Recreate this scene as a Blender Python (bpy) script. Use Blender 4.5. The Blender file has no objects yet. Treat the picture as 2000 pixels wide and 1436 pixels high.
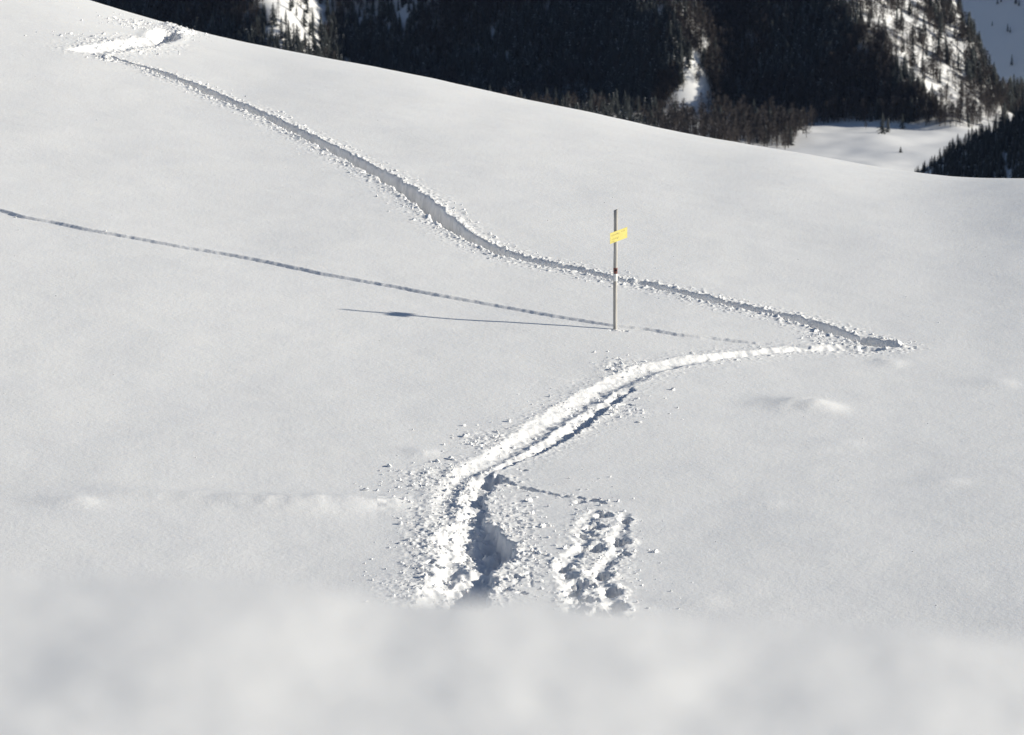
import bpy, math, random
import numpy as np
from mathutils import Vector
random.seed(7)
rng = np.random.default_rng(11)
SC = bpy.context.scene
COL = SC.collection

# ------------------------------------------------------------------ camera, light, exposure
PITCH = -0.20
FPX = 9000.0                       # focal length in pixels of a 2000 px wide picture
cam = bpy.data.cameras.new("camera")
cam.sensor_width = 36.0
cam.lens = 36.0 * FPX / 2000.0
cam.clip_start = 0.2
cam.clip_end = 30000.0
cam.dof.use_dof = True
cam.dof.focus_distance = 103.0
cam.dof.aperture_fstop = 3.6
camo = bpy.data.objects.new("camera", cam)
COL.objects.link(camo)
camo.rotation_euler = (math.pi / 2 + PITCH, 0, 0)
SC.camera = camo

SUN_EL = math.radians(20.2)
SUN_AZ = math.radians(-0.5)          # angle of the sun from +X towards +Y
SUN = Vector((math.cos(SUN_EL) * math.cos(SUN_AZ), math.cos(SUN_EL) * math.sin(SUN_AZ), math.sin(SUN_EL)))
world = bpy.data.worlds.new("World")
SC.world = world
world.use_nodes = True
wn = world.node_tree.nodes
sky = wn.new("ShaderNodeTexSky")
sky.sky_type = 'NISHITA'
sky.sun_disc = False
sky.sun_elevation = SUN_EL
sky.sun_rotation = math.pi / 2 - SUN_AZ
sky.altitude = 2000
sky.air_density = 0.9
sky.dust_density = 1.2
world.node_tree.links.new(sky.outputs[0], wn["Background"].inputs[0])
wn["Background"].inputs[1].default_value = 0.072
sun = bpy.data.lights.new("sun", 'SUN')
sun.energy = 5.0
sun.angle = math.radians(1.0)
sun.color = (1.0, 0.94, 0.81)
suno = bpy.data.objects.new("sun", sun)
COL.objects.link(suno)
suno.rotation_euler = SUN.to_track_quat('Z', 'Y').to_euler()
suno.location = (200, 20, 60)
SC.view_settings.view_transform = 'Standard'
SC.view_settings.look = 'None'
SC.view_settings.exposure = 0.27
SC.view_settings.gamma = 1.0

# ------------------------------------------------------------------ noise
def _hash(ix, iy, seed):
    h = (ix.astype(np.int64) * 374761393 + iy.astype(np.int64) * 668265263 + seed * 1274126177) & 0xffffffff
    h = ((h ^ (h >> 13)) * 1274126177) & 0xffffffff
    return ((h ^ (h >> 16)) & 0xffff) / 65535.0

def perlin(x, y, seed=0):
    x = np.asarray(x, float); y = np.asarray(y, float)
    ix = np.floor(x); iy = np.floor(y)
    fx = x - ix; fy = y - iy
    ux = fx * fx * fx * (fx * (fx * 6 - 15) + 10); uy = fy * fy * fy * (fy * (fy * 6 - 15) + 10)
    def g(dx, dy):
        an = _hash(ix + dx, iy + dy, seed) * 2 * np.pi
        return np.cos(an) * (fx - dx) + np.sin(an) * (fy - dy)
    a = g(0, 0) * (1 - ux) + g(1, 0) * ux
    b = g(0, 1) * (1 - ux) + g(1, 1) * ux
    return (a * (1 - uy) + b * uy) * 1.5

def fbm(x, y, seed=0, oct=3, gain=0.5):
    s = 0.0; a = 1.0
    for k in range(oct):
        s = s + a * perlin(x * 2 ** k + 13.7 * k, y * 2 ** k - 7.3 * k, seed + k * 17)
        a *= gain
    return s

def sst(a, b, x):
    t = np.clip((x - a) / (b - a), 0, 1)
    return t * t * (3 - 2 * t)

# ------------------------------------------------------------------ terrain of the near slope
def ray(u, v):
    yy = (718.0 - np.asarray(v, float)) / FPX
    dy = math.cos(PITCH) - math.sin(PITCH) * yy
    dz = math.sin(PITCH) + math.cos(PITCH) * yy
    dx = (np.asarray(u, float) - 1000.0) / FPX
    return dx / dy, dz / dy        # x/y and z/y of that line of sight

SKYL = [(-600, -200), (-200, -105), (0, -50), (100, -22), (170, 0), (250, 24), (340, 50), (420, 70), (500, 89), (560, 99), (610, 105), (700, 124),
        (790, 143), (850, 154), (940, 176), (1020, 193), (1100, 209), (1180, 227), (1270, 248), (1360, 266), (1450, 281),
        (1520, 290), (1600, 304), (1680, 321), (1760, 336), (1830, 346), (1900, 350), (2000, 349), (2200, 345), (2600, 350)]
_su = np.array([s[0] for s in SKYL], float); _sv = np.array([s[1] for s in SKYL], float)
SA, SE = ray(_su, _sv)
HH = 22.0; CC = 0.0006
def w_sky(a): return 0.0071 + 0.006 * np.clip(a, -.14, .14)
_ga = np.linspace(SA[0], SA[-1], 2001)
_ge = np.interp(_ga, SA, SE)
for _k in range(3):
    _ge = np.convolve(np.pad(_ge, 40, mode='reflect', reflect_type='odd'), np.ones(81) / 81, 'valid')
_m = (_ga > -.12) & (_ga < .12)
_pf = .35 * np.polyfit(_ga[_m], _ge[_m], 2) + .65 * np.concatenate([[0], np.polyfit(_ga[_m], _ge[_m], 1)])      # the broad lie of the slope, without the details of its brow
def e_line(a): return np.interp(a, _ga, _ge)
def e_wide(a): return np.polyval(_pf, np.clip(a, SA[0], SA[-1]))
def e_of(a, w):
    ac = np.clip(a, SA[0], SA[-1])
    ws = w_sky(ac)
    q = np.exp(-(np.maximum(w - ws - .0002, 0) / .0011) ** 1.5)
    es = e_wide(ac) + (e_line(ac) - e_wide(ac)) * q
    return es - HH * (np.sqrt((w - ws) ** 2 + CC ** 2) - CC)
def e_sky(a): return e_line(np.clip(a, SA[0], SA[-1]))

_kk = np.array([(-400, 1125), (0, 1140), (300, 1152), (600, 1172), (900, 1196), (1150, 1215), (1400, 1235), (1700, 1262), (2000, 1285), (2400, 1320)], float)
KNOLL = ray(_kk[:, 0], _kk[:, 1])
def H_base(x, y):
    yc = np.maximum(y, 14.0)
    a = x / yc
    w = 1.0 / yc
    e = e_of(a, w)
    z = e * yc
    over = a - np.clip(a, SA[0], SA[-1])
    z = z - over * yc * 0.15
    # foreground knoll the photographer stands on
    ka, ke = KNOLL
    xa = x / 6.3
    k = np.interp(np.clip(xa, ka[0], ka[-1]), ka, ke) * 6.3
    k = k + .009 * perlin(x * 2.7, y * .3, 14) + .003 * perlin(x * 7, y * .8, 15)
    k = k - 0.28 * np.maximum(y - 6.3, 0) ** 1.5 - .03 * (y - 6.3)
    k = k + (0.0042 * fbm(x * 2.1, y * 1.9, 12, 2, .5) + .0032 * perlin(x * 6, y * 3, 8) + .002 * perlin(x * 13, y * 6, 9)) * sst(9.5, 7.5, y)
    s = 0.2
    m = np.maximum(z, k)
    return m

def soften(x, y):
    """wind drifts and gentle swells"""
    r = 0.035 * fbm(x * 0.20, y * 0.12, 31, 2) + 0.009 * fbm(x * 0.50, y * 0.8, 41, 3) + 0.004 * fbm(x * 1.5, y * 2.2, 43, 2)
    r = r * sst(60, 72, y)
    return r + .038 * x * sst(102, 80, y) * sst(55, 72, y)

def unproject(u, v):
    a, e = ray(u, v)
    e0 = e; corr = 0
    for it in range(3):
        e = e0 - corr
        lo = w_sky(a) + 0 * e; hi = lo + .03
        for _ in range(34):
            mid = .5 * (lo + hi); up = e_of(a, mid) > e
            lo = np.where(up, mid, lo); hi = np.where(up, hi, mid)
        w = .5 * (lo + hi)
        corr = soften(a / w, 1 / w) * w
    y = 1.0 / w
    return a * y, y

# drifts: u, v, radius x (m), radius y (m), height, asymmetry
DRIFTS = [(1575, 793, .75, .55, .085), (1625, 797, .40, .55, .034), (1745, 709, .30, .35, .03), (1085, 742, .8, .35, .018),
          (560, 985, 2.3, .5, .085), (690, 984, .9, .45, .07), (770, 984, .45, .5, .04), (150, 982, .7, .35, .05), (1350, 980, 1.0, .35, .02),
          (1850, 942, .7, .25, .02), (1960, 750, .5, .4, .03), (1650, 868, .8, .4, .02), (1500, 985, .6, .3, .018),
          (1380, 1178, .5, .3, .02), (830, 885, .35, .3, .03), (230, 178, .9, 1.0, .02), (620, 320, 1.2, .8, .015)]
def drifts(x, y):
    r = np.zeros_like(x)
    for (u, v, rx, ry, h) in DRIFTS:
        cx, cy = unproject(u, v)
        qx = (x - cx) / rx
        qx = np.where(qx > 0, qx * 1.9, qx * 0.8)       # steep on the side towards the sun
        q = qx ** 2 + ((y - cy) / ry) ** 2
        r = r + 1.5 * h * np.exp(-q) * (1 + .5 * perlin(x * 5, y * 5, 77))
    return r

# ------------------------------------------------------------------ tracks in the snow
class Track:
    def __init__(s, pts, berm=.05, rough=.05, lumps=1.0, spread=.45, seed=0, name='', crumbs=30, wall=.30, asym=0):
        s.asym = asym
        P = np.array(pts, float)
        X, Y = unproject(P[:, 0], P[:, 1])
        Q = np.stack([X, Y, P[:, 2], P[:, 3]], 1)
        out = []
        n = len(Q)
        for i in range(n - 1):
            p0, p1, p2, p3 = Q[max(i - 1, 0)], Q[i], Q[i + 1], Q[min(i + 2, n - 1)]
            L = np.hypot(*(p2 - p1)[:2]); k = max(2, int(L / .08))
            for t in np.arange(k) / k:
                c = .5 * ((2 * p1) + (-p0 + p2) * t + (2 * p0 - 5 * p1 + 4 * p2 - p3) * t * t + (-p0 + 3 * p1 - 3 * p2 + p3) * t ** 3)
                lin = p1 * (1 - t) + p2 * t
                c[2:] = lin[2:]
                out.append(c)
        out.append(Q[-1])
        s.q = np.array(out)
        d = np.hypot(np.diff(s.q[:, 0]), np.diff(s.q[:, 1]))
        s.s = np.concatenate([[0], np.cumsum(d)])
        s.berm, s.rough, s.lumps, s.spread, s.seed, s.crumbs, s.wall = berm, rough, lumps, spread, seed, crumbs, wall
    def near(s, x, y):
        best = np.full(len(x), 1e9); idx = np.zeros(len(x), int)
        for i in range(0, len(s.q), 2):
            d = (x - s.q[i, 0]) ** 2 + (y - s.q[i, 1]) ** 2
            m = d < best
            best[m] = d[m]; idx[m] = i
        return np.sqrt(best), idx
    def dist(s, x, y, idx):
        best = np.full(len(x), 1e9); side = np.zeros(len(x)); par = np.zeros(len(x)); hw = np.zeros(len(x)); dp = np.zeros(len(x))
        M = len(s.q) - 1
        for k in range(-7, 8):
            i = np.clip(idx + k, 0, M - 1)
            a = s.q[i]; b = s.q[i + 1]
            ex = b[:, 0] - a[:, 0]; ey = b[:, 1] - a[:, 1]
            L = ex * ex + ey * ey + 1e-12
            t = np.clip(((x - a[:, 0]) * ex + (y - a[:, 1]) * ey) / L, 0, 1)
            dx = x - a[:, 0] - t * ex; dy = y - a[:, 1] - t * ey
            d = np.hypot(dx, dy); m = d < best
            best[m] = d[m]
            side[m] = np.sign(ex * dy - ey * dx)[m]
            par[m] = (s.s[i] + t * np.sqrt(L))[m]
            hw[m] = (a[:, 2] * (1 - t) + b[:, 2] * t)[m]
            dp[m] = (a[:, 3] * (1 - t) + b[:, 3] * t)[m]
        return best, side, par, hw, dp
    def carve(s, x, y, idx):
        d, side, par, hw, dp = s.dist(x, y, idx)
        sd = s.seed
        wob = 1 + .16 * perlin(par * 1.7 + side * 31, par * 0 + sd + side * 5.5, sd) +   .08 * perlin(par * 3.6 + side * 17, side * 3.1 + sd, sd + 3)
        if s.seed == 700: wob = 1 + .3 * (wob - 1)
        jag = s.rough * 1.25 * fbm(x * 4.2, y * 4.2, sd + 9, 2, .55)
        foot = .5 + .9 * np.sin(par * 2 * np.pi / .62 + 1.3 * perlin(par * .7, par * 0, sd + 5) * 3)
        foot2 = np.sin(par * np.pi / .62 + side * 1.5 + 2.6 * perlin(par * .5, par * 0, sd + 6))
        wide = np.where(side * s.asym < 0, 2.8 if s.asym > 0 else 1.4, 1.0) if s.asym else 1.0
        hw = hw * wide
        q = (d + jag) / (hw * (wob + (0 if s.seed == 700 else .15 if s.seed == 100 else .04 if s.seed == 200 else .09) * foot2))
        depth = dp * (1 + (0 if s.seed in (700, 200) else .16) * foot + .2 * perlin(par * .9, par * 0 + 4, sd + 2))
        wl = np.where(np.asarray(wide) > 1, 1.0, s.wall)
        f = 1 - sst(1 - wl, 1.08, q)
        if s.asym: dp = dp + 0 * wide
        floor = (.05 if s.seed == 700 else .32) * dp * fbm(x * 3.6, y * 3.6, sd + 21, 3)
        c = -(depth + floor) * f
        # lumpy rim
        bd = np.maximum(d - hw * wob, 0)
        bm = np.exp(-(bd / (s.spread * .33)) ** 2) * (q > .85) * np.clip(dp / .18, .25, 1)
        lump = np.clip(fbm(x * 9, y * 9, sd + 40, 2, .6) + .15, 0, 1)
        far = np.exp(-(bd / s.spread) ** 2) * (q > .95)
        lump2 = np.clip(fbm(x * 7.5, y * 7.5, sd + 60, 2, .6) - .22, 0, 1)
        b = s.berm * bm * (.35 + .7 * lump) * (1 - f) + s.lumps * .055 * far * lump2 * (1 - f) * np.clip(dp / .18, .15, 1)
        return c, b, d

TA = [(203, 112, .16, .08), (225, 116, .16, .10), (262, 127, .12, .08), (300, 138, .20, .18), (345, 155, .26, .26), (390, 173, .30, .30), (440, 196, .27, .28), (490, 216, .27, .28),
      (545, 241, .27, .28), (600, 268, .29, .30), (650, 293, .30, .30), (700, 319, .32, .32), (750, 346, .36, .34), (790, 370, .36, .36),
      (830, 399, .35, .36), (870, 432, .34, .35), (910, 461, .30, .34), (950, 482, .27, .32), (1000, 501, .24, .30), (1050, 513, .20, .26),
      (1100, 523, .17, .20), (1150, 533, .16, .20), (1200, 546, .15, .18), (1250, 554, .18, .20), (1320, 570, .19, .22), (1390, 587, .22, .25),
      (1450, 601, .22, .26), (1490, 609, .15, .16), (1530, 618, .20, .24), (1570, 630, .22, .26), (1620, 645, .25, .30), (1660, 659, .20, .2), (1690, 667, .30, .34), (1722, 674, .30, .34), (1733, 677, .26, .25)]
TC = [(1712, 681, .20, .16), (1690, 682, .30, .26), (1650, 681, .32, .26), (1600, 681, .24, .20), (1540, 683, .22, .17), (1470, 690, .22, .17), (1400, 697, .24, .20), (1330, 708, .27, .22),
      (1270, 721, .30, .24), (1220, 741, .33, .26), (1170, 767, .33, .27), (1120, 799, .34, .28), (1070, 830, .36, .30), (1020, 864, .35, .32),
      (970, 894, .32, .30), (925, 917, .30, .26), (892, 942, .26, .22), (872, 972, .24, .18), (868, 1000, .22, .12), (880, 1020, .30, .2)]
TC2 = [(893, 1062, .22, .20), (886, 1090, .26, .24), (880, 1115, .28, .28), (870, 1145, .32, .30), (852, 1180, .34, .32), (830, 1230, .35, .32), (800, 1290, .35, .3)]
TD = [(1232, 760, .10, .06), (1205, 778, .13, .16), (1170, 802, .13, .15), (1145, 822, .16, .22), (1110, 848, .16, .22), (1075, 868, .15, .2), (1040, 885, .13, .16), (1000, 903, .12, .12), (968, 915, .12, .12)]
TD2 = [(958, 938, .22, .26), (950, 956, .12, .03), (938, 968, .15, .12), (932, 980, .14, .18), (938, 992, .12, .04), (936, 1006, .16, .18), (934, 1020, .18, .12), (945, 1042, .34, .38), (962, 1070, .40, .46), (965, 1092, .34, .44), (954, 1108, .2, .20), (950, 1116, .15, .05), (938, 1138, .26, .34), (925, 1165, .30, .38), (905, 1200, .34, .4), (880, 1260, .34, .35)]
TB = [(155, 100, .32, .14), (180, 99, .44, .2), (220, 93, .50, .22), (260, 87, .50, .22), (296, 81, .50, .24)]
TE0 = [(-30, 405, .09, .05), (0, 411, .10, .07), (35, 422, .11, .09), (100, 434, .10, .07), (165, 448, .10, .07), (250, 463, .10, .07), (340, 480, .10, .075), (430, 495, .11, .08), (520, 512, .10, .08), (640, 537, .10, .08),
      (740, 555, .10, .075), (850, 576, .10, .07), (950, 594, .095, .06), (1050, 612, .095, .07), (1150, 629, .09, .06), (1200, 636, .08, .05), (1260, 643, .09, .06),
      (1330, 655, .09, .06), (1400, 662, .10, .07), (1470, 670, .09, .06), (1530, 674, .08, .05)]
TD = [(p[0], p[1], p[2], p[3] * .7) for p in TD]
TF = [(975, 938, .10, .08), (1005, 948, .07, .04), (1040, 957, .10, .10), (1065, 962, .06, .04), (1100, 970, .08, .06), (1130, 972, .06, .03), (1165, 980, .07, .06), (1195, 988, .05, .02)]
TG1 = [(1160, 998, .16, .05), (1140, 1035, .22, .08), (1135, 1070, .25, .10), (1100, 1105, .25, .10), (1108, 1140, .25, .10), (1118, 1180, .28, .10), (1110, 1225, .28, .1)]
TG2 = [(1222, 1005, .13, .05), (1212, 1040, .2, .08), (1205, 1075, .2, .08), (1172, 1120, .25, .08), (1185, 1155, .25, .08), (1195, 1190, .25, .08), (1190, 1230, .25, .08)]
TG1 = [(p[0], p[1], p[2] * .85, p[3] * .45) for p in TG1]
TG2 = [(p[0], p[1], p[2] * .85, p[3] * .45) for p in TG2]
TE = [(p[0], p[1], p[2] * 1.75, p[3] * .98) for p in TE0] + [(1575, 677, .15, .06)]
TA = [(p[0], p[1], p[2] * (1.2 if 1040 < p[0] < 1700 else .82 if 520 < p[0] < 960 else .85 if 300 < p[0] < 960 else 1.0), p[3] * 1.6) for p in TA]
TC = [(p[0], p[1], p[2] * 1.12, p[3] * (.60 if p[0] > 1380 else .32 if p[1] < 930 else .26)) for p in TC]
TC2 = [(p[0], p[1], p[2] * 1.15, p[3] * .42) for p in TC2]
TB = [(p[0], p[1], p[2], p[3] * .6) for p in TB]
tracks = [Track(TA, .05, .04, 1.1, .50, 100, crumbs=66, wall=.34), Track(TC, .03, .035, .9, .50, 200, crumbs=62, wall=.98), Track(TC2, .03, .035, 1.0, .6, 300, crumbs=60, wall=.98, asym=-1), Track(TG1, .03, .05, .8, .25, 1000, crumbs=20, wall=.95), Track(TG2, .03, .05, .8, .25, 1100, crumbs=20, wall=.95),
          Track(TD, .03, .05, 1.0, .30, 400, crumbs=45, asym=1), Track(TD2, .03, .08, 1.0, .45, 500, crumbs=80, asym=1), Track(TB, .05, .04, 1.3, .8, 600, crumbs=75, wall=.95),
          Track(TE, .020, .018, .10, .22, 700, crumbs=3, wall=.75), Track(TF, .03, .06, .9, .26, 800, crumbs=60, wall=.6)]
# single holes: u, v, radius x, radius y, depth
HOLES = [(320, 71, .46, 2.4, .62), (1179, 1007, .17, .24, .16), (1222, 1016, .13, .22, .16), (1162, 1030, .17, .24, .18), (1147, 1046, .22, .16, .14),
         (1209, 1058, .22, .30, .24), (1155, 1072, .26, .34, .26), (1216, 1083, .15, .15, .14), (1106, 1107, .20, .30, .22), (1114, 1124, .16, .22, .20),
         (1172, 1124, .22, .26, .22), (1136, 1142, .30, .34, .26), (1121, 1157, .16, .18, .18), (1194, 1156, .20, .34, .24), (1139, 1173, .30, .20, .20),
         (1202, 1186, .22, .32, .24), (1129, 1190, .22, .2, .2), (1132, 981, .12, .12, .08), (1170, 1200, .2, .3, .2), (1120, 1230, .2, .3, .2), (1190, 1225, .2, .3, .2),
         (1185, 1098, .18, .14, .10), (957, 938, .30, .34, .26), (988, 1152, .12, .12, .08), (1218, 647, .10, .07, .05), (1196, 645, .09, .07, .03), (1003, 1127, .20, .10, .07), (1021, 1158, .10, .08, .05),
         (855, 1105, .10, .1, .07), (842, 1098, .10, .1, .08), (835, 1123, .14, .1, .07), (1020, 918, .10, .08, .05), (1220, 791, .14, .08, .06), (1205, 768, .1, .12, .1)]
HOLES = [(*unproject(h[0], h[1]), *h[2:]) for h in HOLES]
# grooves of the stick-like bird marks
MARKS = [((1005, 1142), (1018, 1127)), ((1018, 1127), (1034, 1118)), ((1034, 1118), (1058, 1126)), ((1034, 1118), (1037, 1146)), ((1008, 1070), (1030, 1078))]
MARKS = [(*unproject(*a), *unproject(*b)) for a, b in MARKS]
# broad patches of churned snow: u, v, rx, ry, amount
CHURN = [(905, 985, .42, 2.0, .8), (915, 1060, .2, 1.6, .8), (1165, 1090, .60, 3.2, .42), (1150, 1190, .6, 1.6, .42), (838, 1040, .48, 2.6, .48), (805, 1150, .6, 1.0, .35), (860, 940, .75, 1.0, .5),
         (345, 60, .55, 1.8, 1.3), (270, 48, .7, 1.6, .7), (215, 85, .9, .9, .7), (1215, 720, .45, .8, .5), (1170, 800, .9, .9, .45), (1600, 661, .22, .35, .7), (1745, 676, .35, .4, .7),
         (1010, 1010, .45, 1.4, .45), (1010, 1100, .5, 1.4, .5), (950, 860, .5, .7, .5), (215, 117, .45, .35, 1.0)]
CHURN = [(*unproject(c[0], c[1]), *c[2:]) for c in CHURN]

HEAPS = [(352, 61, .20, .7, .10), (338, 53, .22, .7, .08), (368, 62, .2, .6, .05), (325, 50, .2, .6, .05), (1742, 674, .2, .25, .06), (212, 113, .2, .3, .10)]
HEAPS = [(*unproject(c[0], c[1]), *c[2:]) for c in HEAPS]
def relief(x, y):
    """tracks, holes and churned snow: returns height change"""
    c = np.zeros(len(x)); b = np.zeros(len(x))
    for t in tracks:
        d0, idx = t.near(x, y)
        m = d0 < 1.6
        if not m.any(): continue
        cc, bb, d = t.carve(x[m], y[m], idx[m])
        c[m] = np.minimum(c[m], cc); b[m] = np.maximum(b[m], bb)
    wx = x + .05 * fbm(x * 6, y * 6, 901, 3, .7); wy = y + .07 * fbm(x * 6, y * 6, 902, 3, .7)
    for (hx, hy, rx, ry, dp) in HOLES:
        q = np.sqrt(((wx - hx) / rx) ** 2 + ((wy - hy) / ry) ** 2)
        f = 1 - sst(.42, 1.08, q)
        c = np.minimum(c, -dp * 1.2 * f)
        b = np.maximum(b, .025 * np.exp(-((q - 1.25) / .35) ** 2) * np.minimum(dp / .2, 1))
    ch = np.zeros(len(x))
    for (hx, hy, rx, ry, am) in CHURN:
        ch = np.maximum(ch, am * np.exp(-(((x - hx) / rx) ** 2 + ((y - hy) / ry) ** 2) ** 1.3))
    l1 = np.clip(fbm(x * 4.6, y * 4.6, 910, 3, .6), -.55, .8)
    l2 = np.clip(fbm(x * 9.5, y * 9.5, 911, 2, .6) - .1, 0, 1)
    carved = np.clip(-c / .08, 0, 1)
    z = c + b * (1 - carved * .9) + ch * (.045 * l1 + .05 * l2) * (1 - .85 * carved)
    for (hx, hy, rx, ry, am) in HEAPS:
        z = z + am * np.exp(-(((x - hx) / rx) ** 2 + ((y - hy) / ry) ** 2) ** 1.4) * (1 + .5 * fbm(x * 7, y * 7, 930, 2))
    for (x0, y0, x1, y1) in MARKS:
        ex, ey = x1 - x0, y1 - y0
        t = np.clip(((x - x0) * ex + (y - y0) * ey) / (ex * ex + ey * ey), 0, 1)
        d = np.hypot(x - x0 - t * ex, y - y0 - t * ey)
        z = z - .016 * np.exp(-(d / .03) ** 2)
    return z

def ground(x, y):
    return H_base(x, y) + soften(x, y) + drifts(x, y)
def ground_full(x, y):
    return ground(x, y) + relief(x, y)

# ------------------------------------------------------------------ materials
def mat(name):
    m = bpy.data.materials.new(name); m.use_nodes = True
    n = m.node_tree.nodes; l = m.node_tree.links
    return m, n, l, n["Principled BSDF"]
def nnoise(n, scale, detail=3, rough=.55):
    t = n.new("ShaderNodeTexNoise"); t.inputs["Scale"].default_value = scale
    t.inputs["Detail"].default_value = detail; t.inputs["Roughness"].default_value = rough
    return t
def ramp(n, stops):
    r = n.new("ShaderNodeValToRGB")
    e = r.color_ramp.elements
    e[0].position, e[0].color = stops[0][0], (*stops[0][1], 1)
    e[1].position, e[1].color = stops[-1][0], (*stops[-1][1], 1)
    for p, c in stops[1:-1]:
        k = e.new(p); k.color = (*c, 1)
    return r
def snow_mat(name, grain=True, base=.80):
    m, n, l, b = mat(name)
    geo = n.new("ShaderNodeNewGeometry")
    t = nnoise(n, .6, 4)
    l.new(geo.outputs["Position"], t.inputs["Vector"])
    r = ramp(n, [(.3, (base - .015, base - .012, base)), (.7, (base + .01, base + .01, base + .012))])
    l.new(t.outputs["Fac"], r.inputs[0]); l.new(r.outputs[0], b.inputs["Base Color"])
    b.inputs["Roughness"].default_value = .62
    b.inputs["Specular IOR Level"].default_value = .25
    b.inputs["Subsurface Weight"].default_value = .3 if name != "valley_snow" else 0
    b.inputs["Subsurface Radius"].default_value = (1.0, .9, .8)
    b.inputs["Subsurface Scale"].default_value = .018
    if grain:
        g1 = nnoise(n, 24, 3, .7); g2 = nnoise(n, 9, 3, .6); g3 = nnoise(n, 1.6, 3, .5)
        for g in (g1, g2, g3): l.new(geo.outputs["Position"], g.inputs["Vector"])
        prev = None
        for g, st, dist in ((g3, .35, .030), (g2, .6, .014), (g1, .8, .006)):
            bp = n.new("ShaderNodeBump"); bp.inputs["Strength"].default_value = st; bp.inputs["Distance"].default_value = dist
            l.new(g.outputs["Fac"], bp.inputs["Height"])
            if prev: l.new(prev.outputs[0], bp.inputs["Normal"])
            prev = bp
        l.new(prev.outputs[0], b.inputs["Normal"])
    return m
def plain(name, c, rough=.8, scale=8, amt=.25, metal=0):
    m, n, l, b = mat(name)
    tc = n.new("ShaderNodeTexCoord"); t = nnoise(n, scale, 3)
    l.new(tc.outputs["Object"], t.inputs["Vector"])
    r = ramp(n, [(.3, tuple(x * (1 - amt) for x in c)), (.7, tuple(min(1, x * (1 + amt)) for x in c))])
    l.new(t.outputs["Fac"], r.inputs[0]); l.new(r.outputs[0], b.inputs["Base Color"])
    b.inputs["Roughness"].default_value = rough; b.inputs["Metallic"].default_value = metal
    return m
M_SNOW = snow_mat("near_snow")
M_CRUMB = snow_mat("crumb_snow", False, .82)
M_FAR = snow_mat("valley_snow", False, .80)
M_SPRUCE = plain("spruce_needles", (.020, .025, .024), .85, .3, .4)
M_LARCH = plain("larch_twigs", (.042, .033, .029), .9, .25, .35)
M_BARK = plain("bark", (.07, .055, .045), .9, 1, .3)

# ------------------------------------------------------------------ mesh helpers
def tag(o, label=None, cat=None, group=None, kind=None):
    if label: o["label"] = label
    if cat: o["category"] = cat
    if group: o["group"] = group
    if kind: o["kind"] = kind
    return o
def np_mesh(name, V, F, mats, smooth=True, mi=None):
    me = bpy.data.meshes.new(name)
    F = np.asarray(F, np.int32); k = F.shape[1]
    me.vertices.add(len(V)); me.vertices.foreach_set("co", np.asarray(V, np.float32).ravel())
    me.loops.add(F.size); me.loops.foreach_set("vertex_index", F.ravel())
    me.polygons.add(len(F)); me.polygons.foreach_set("loop_start", np.arange(len(F), dtype=np.int32) * k)
    me.polygons.foreach_set("loop_total", np.full(len(F), k, np.int32))
    for m in mats: me.materials.append(m)
    if mi is not None: me.polygons.foreach_set("material_index", np.asarray(mi, np.int32))
    me.polygons.foreach_set("use_smooth", np.full(len(F), smooth))
    me.update(calc_edges=True)
    me.validate()
    return me
def link(name, me, parent=None, loc=None):
    o = bpy.data.objects.new(name, me); COL.objects.link(o)
    if parent is not None: o.parent = parent
    if loc is not None: o.location = loc
    return o

# ------------------------------------------------------------------ near snow slope: coarse sheet refined along the tracks
ys = [2.0]
while ys[-1] < 1400:
    y = ys[-1]
    if y < 9: st = .05
    elif y < 70: st = .05 + (y - 9) * .02
    elif y < 72: st = .4
    elif y < 160: st = .20
    else: st = .2 + (y - 160) * .06
    if 66 < y < 72: st = .3
    ys.append(y + st)
ys = np.array(ys)
core = np.linspace(-1, 1, 147)
outer = []
q = 1.0; st = .02
while q < 9:
    st *= 1.25; q += st; outer.append(q)
outer = np.array(outer)
ss = np.concatenate([-outer[::-1], core, outer])
def Wd(y): return .122 * y + 2.0
S, YY = np.meshgrid(ss, ys)
XX = S * Wd(YY)
NX, NY = len(ss), len(ys)
ZZ = ground(XX.ravel(), YY.ravel()).reshape(XX.shape)
cx = .25 * (XX[:-1, :-1] + XX[1:, :-1] + XX[:-1, 1:] + XX[1:, 1:]); cy = .25 * (YY[:-1, :-1] + YY[1:, :-1] + YY[:-1, 1:] + YY[1:, 1:])
ref = np.zeros(cx.shape, bool)
inb = (cy > 72) & (cy < 158) & (np.abs(.5 * (S[:-1, :-1] + S[1:, 1:])) < 1)
ii = np.argwhere(inb); px = cx[inb]; py = cy[inb]
flag = np.zeros(len(px), bool)
for t in tracks:
    d0, idx = t.near(px, py)
    hw = t.q[idx, 2]
    flag |= d0 < hw * 1.3 + t.spread * 1.6 + .12
for (hx, hy, rx, ry, dp) in HOLES: flag |= (((px - hx) / (rx * 1.7 + .2)) ** 2 + ((py - hy) / (ry * 1.7 + .2)) ** 2) < 1
for (hx, hy, rx, ry, am) in HEAPS: flag |= (((px - hx) / (rx * 2 + .2)) ** 2 + ((py - hy) / (ry * 2 + .2)) ** 2) < 1
for (hx, hy, rx, ry, am) in CHURN: flag |= (((px - hx) / (rx * 1.45 + .1)) ** 2 + ((py - hy) / (ry * 1.45 + .1)) ** 2) < 1
for (x0, y0, x1, y1) in MARKS: flag |= (np.abs(px - (x0 + x1) / 2) < abs(x1 - x0) / 2 + .25) & (np.abs(py - (y0 + y1) / 2) < abs(y1 - y0) / 2 + .25)
ref[ii[flag, 0], ii[flag, 1]] = True
vid = np.arange(NX * NY).reshape(NY, NX)
V = [np.stack([XX.ravel(), YY.ravel(), ZZ.ravel()], 1)]
keep = ~ref
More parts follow.
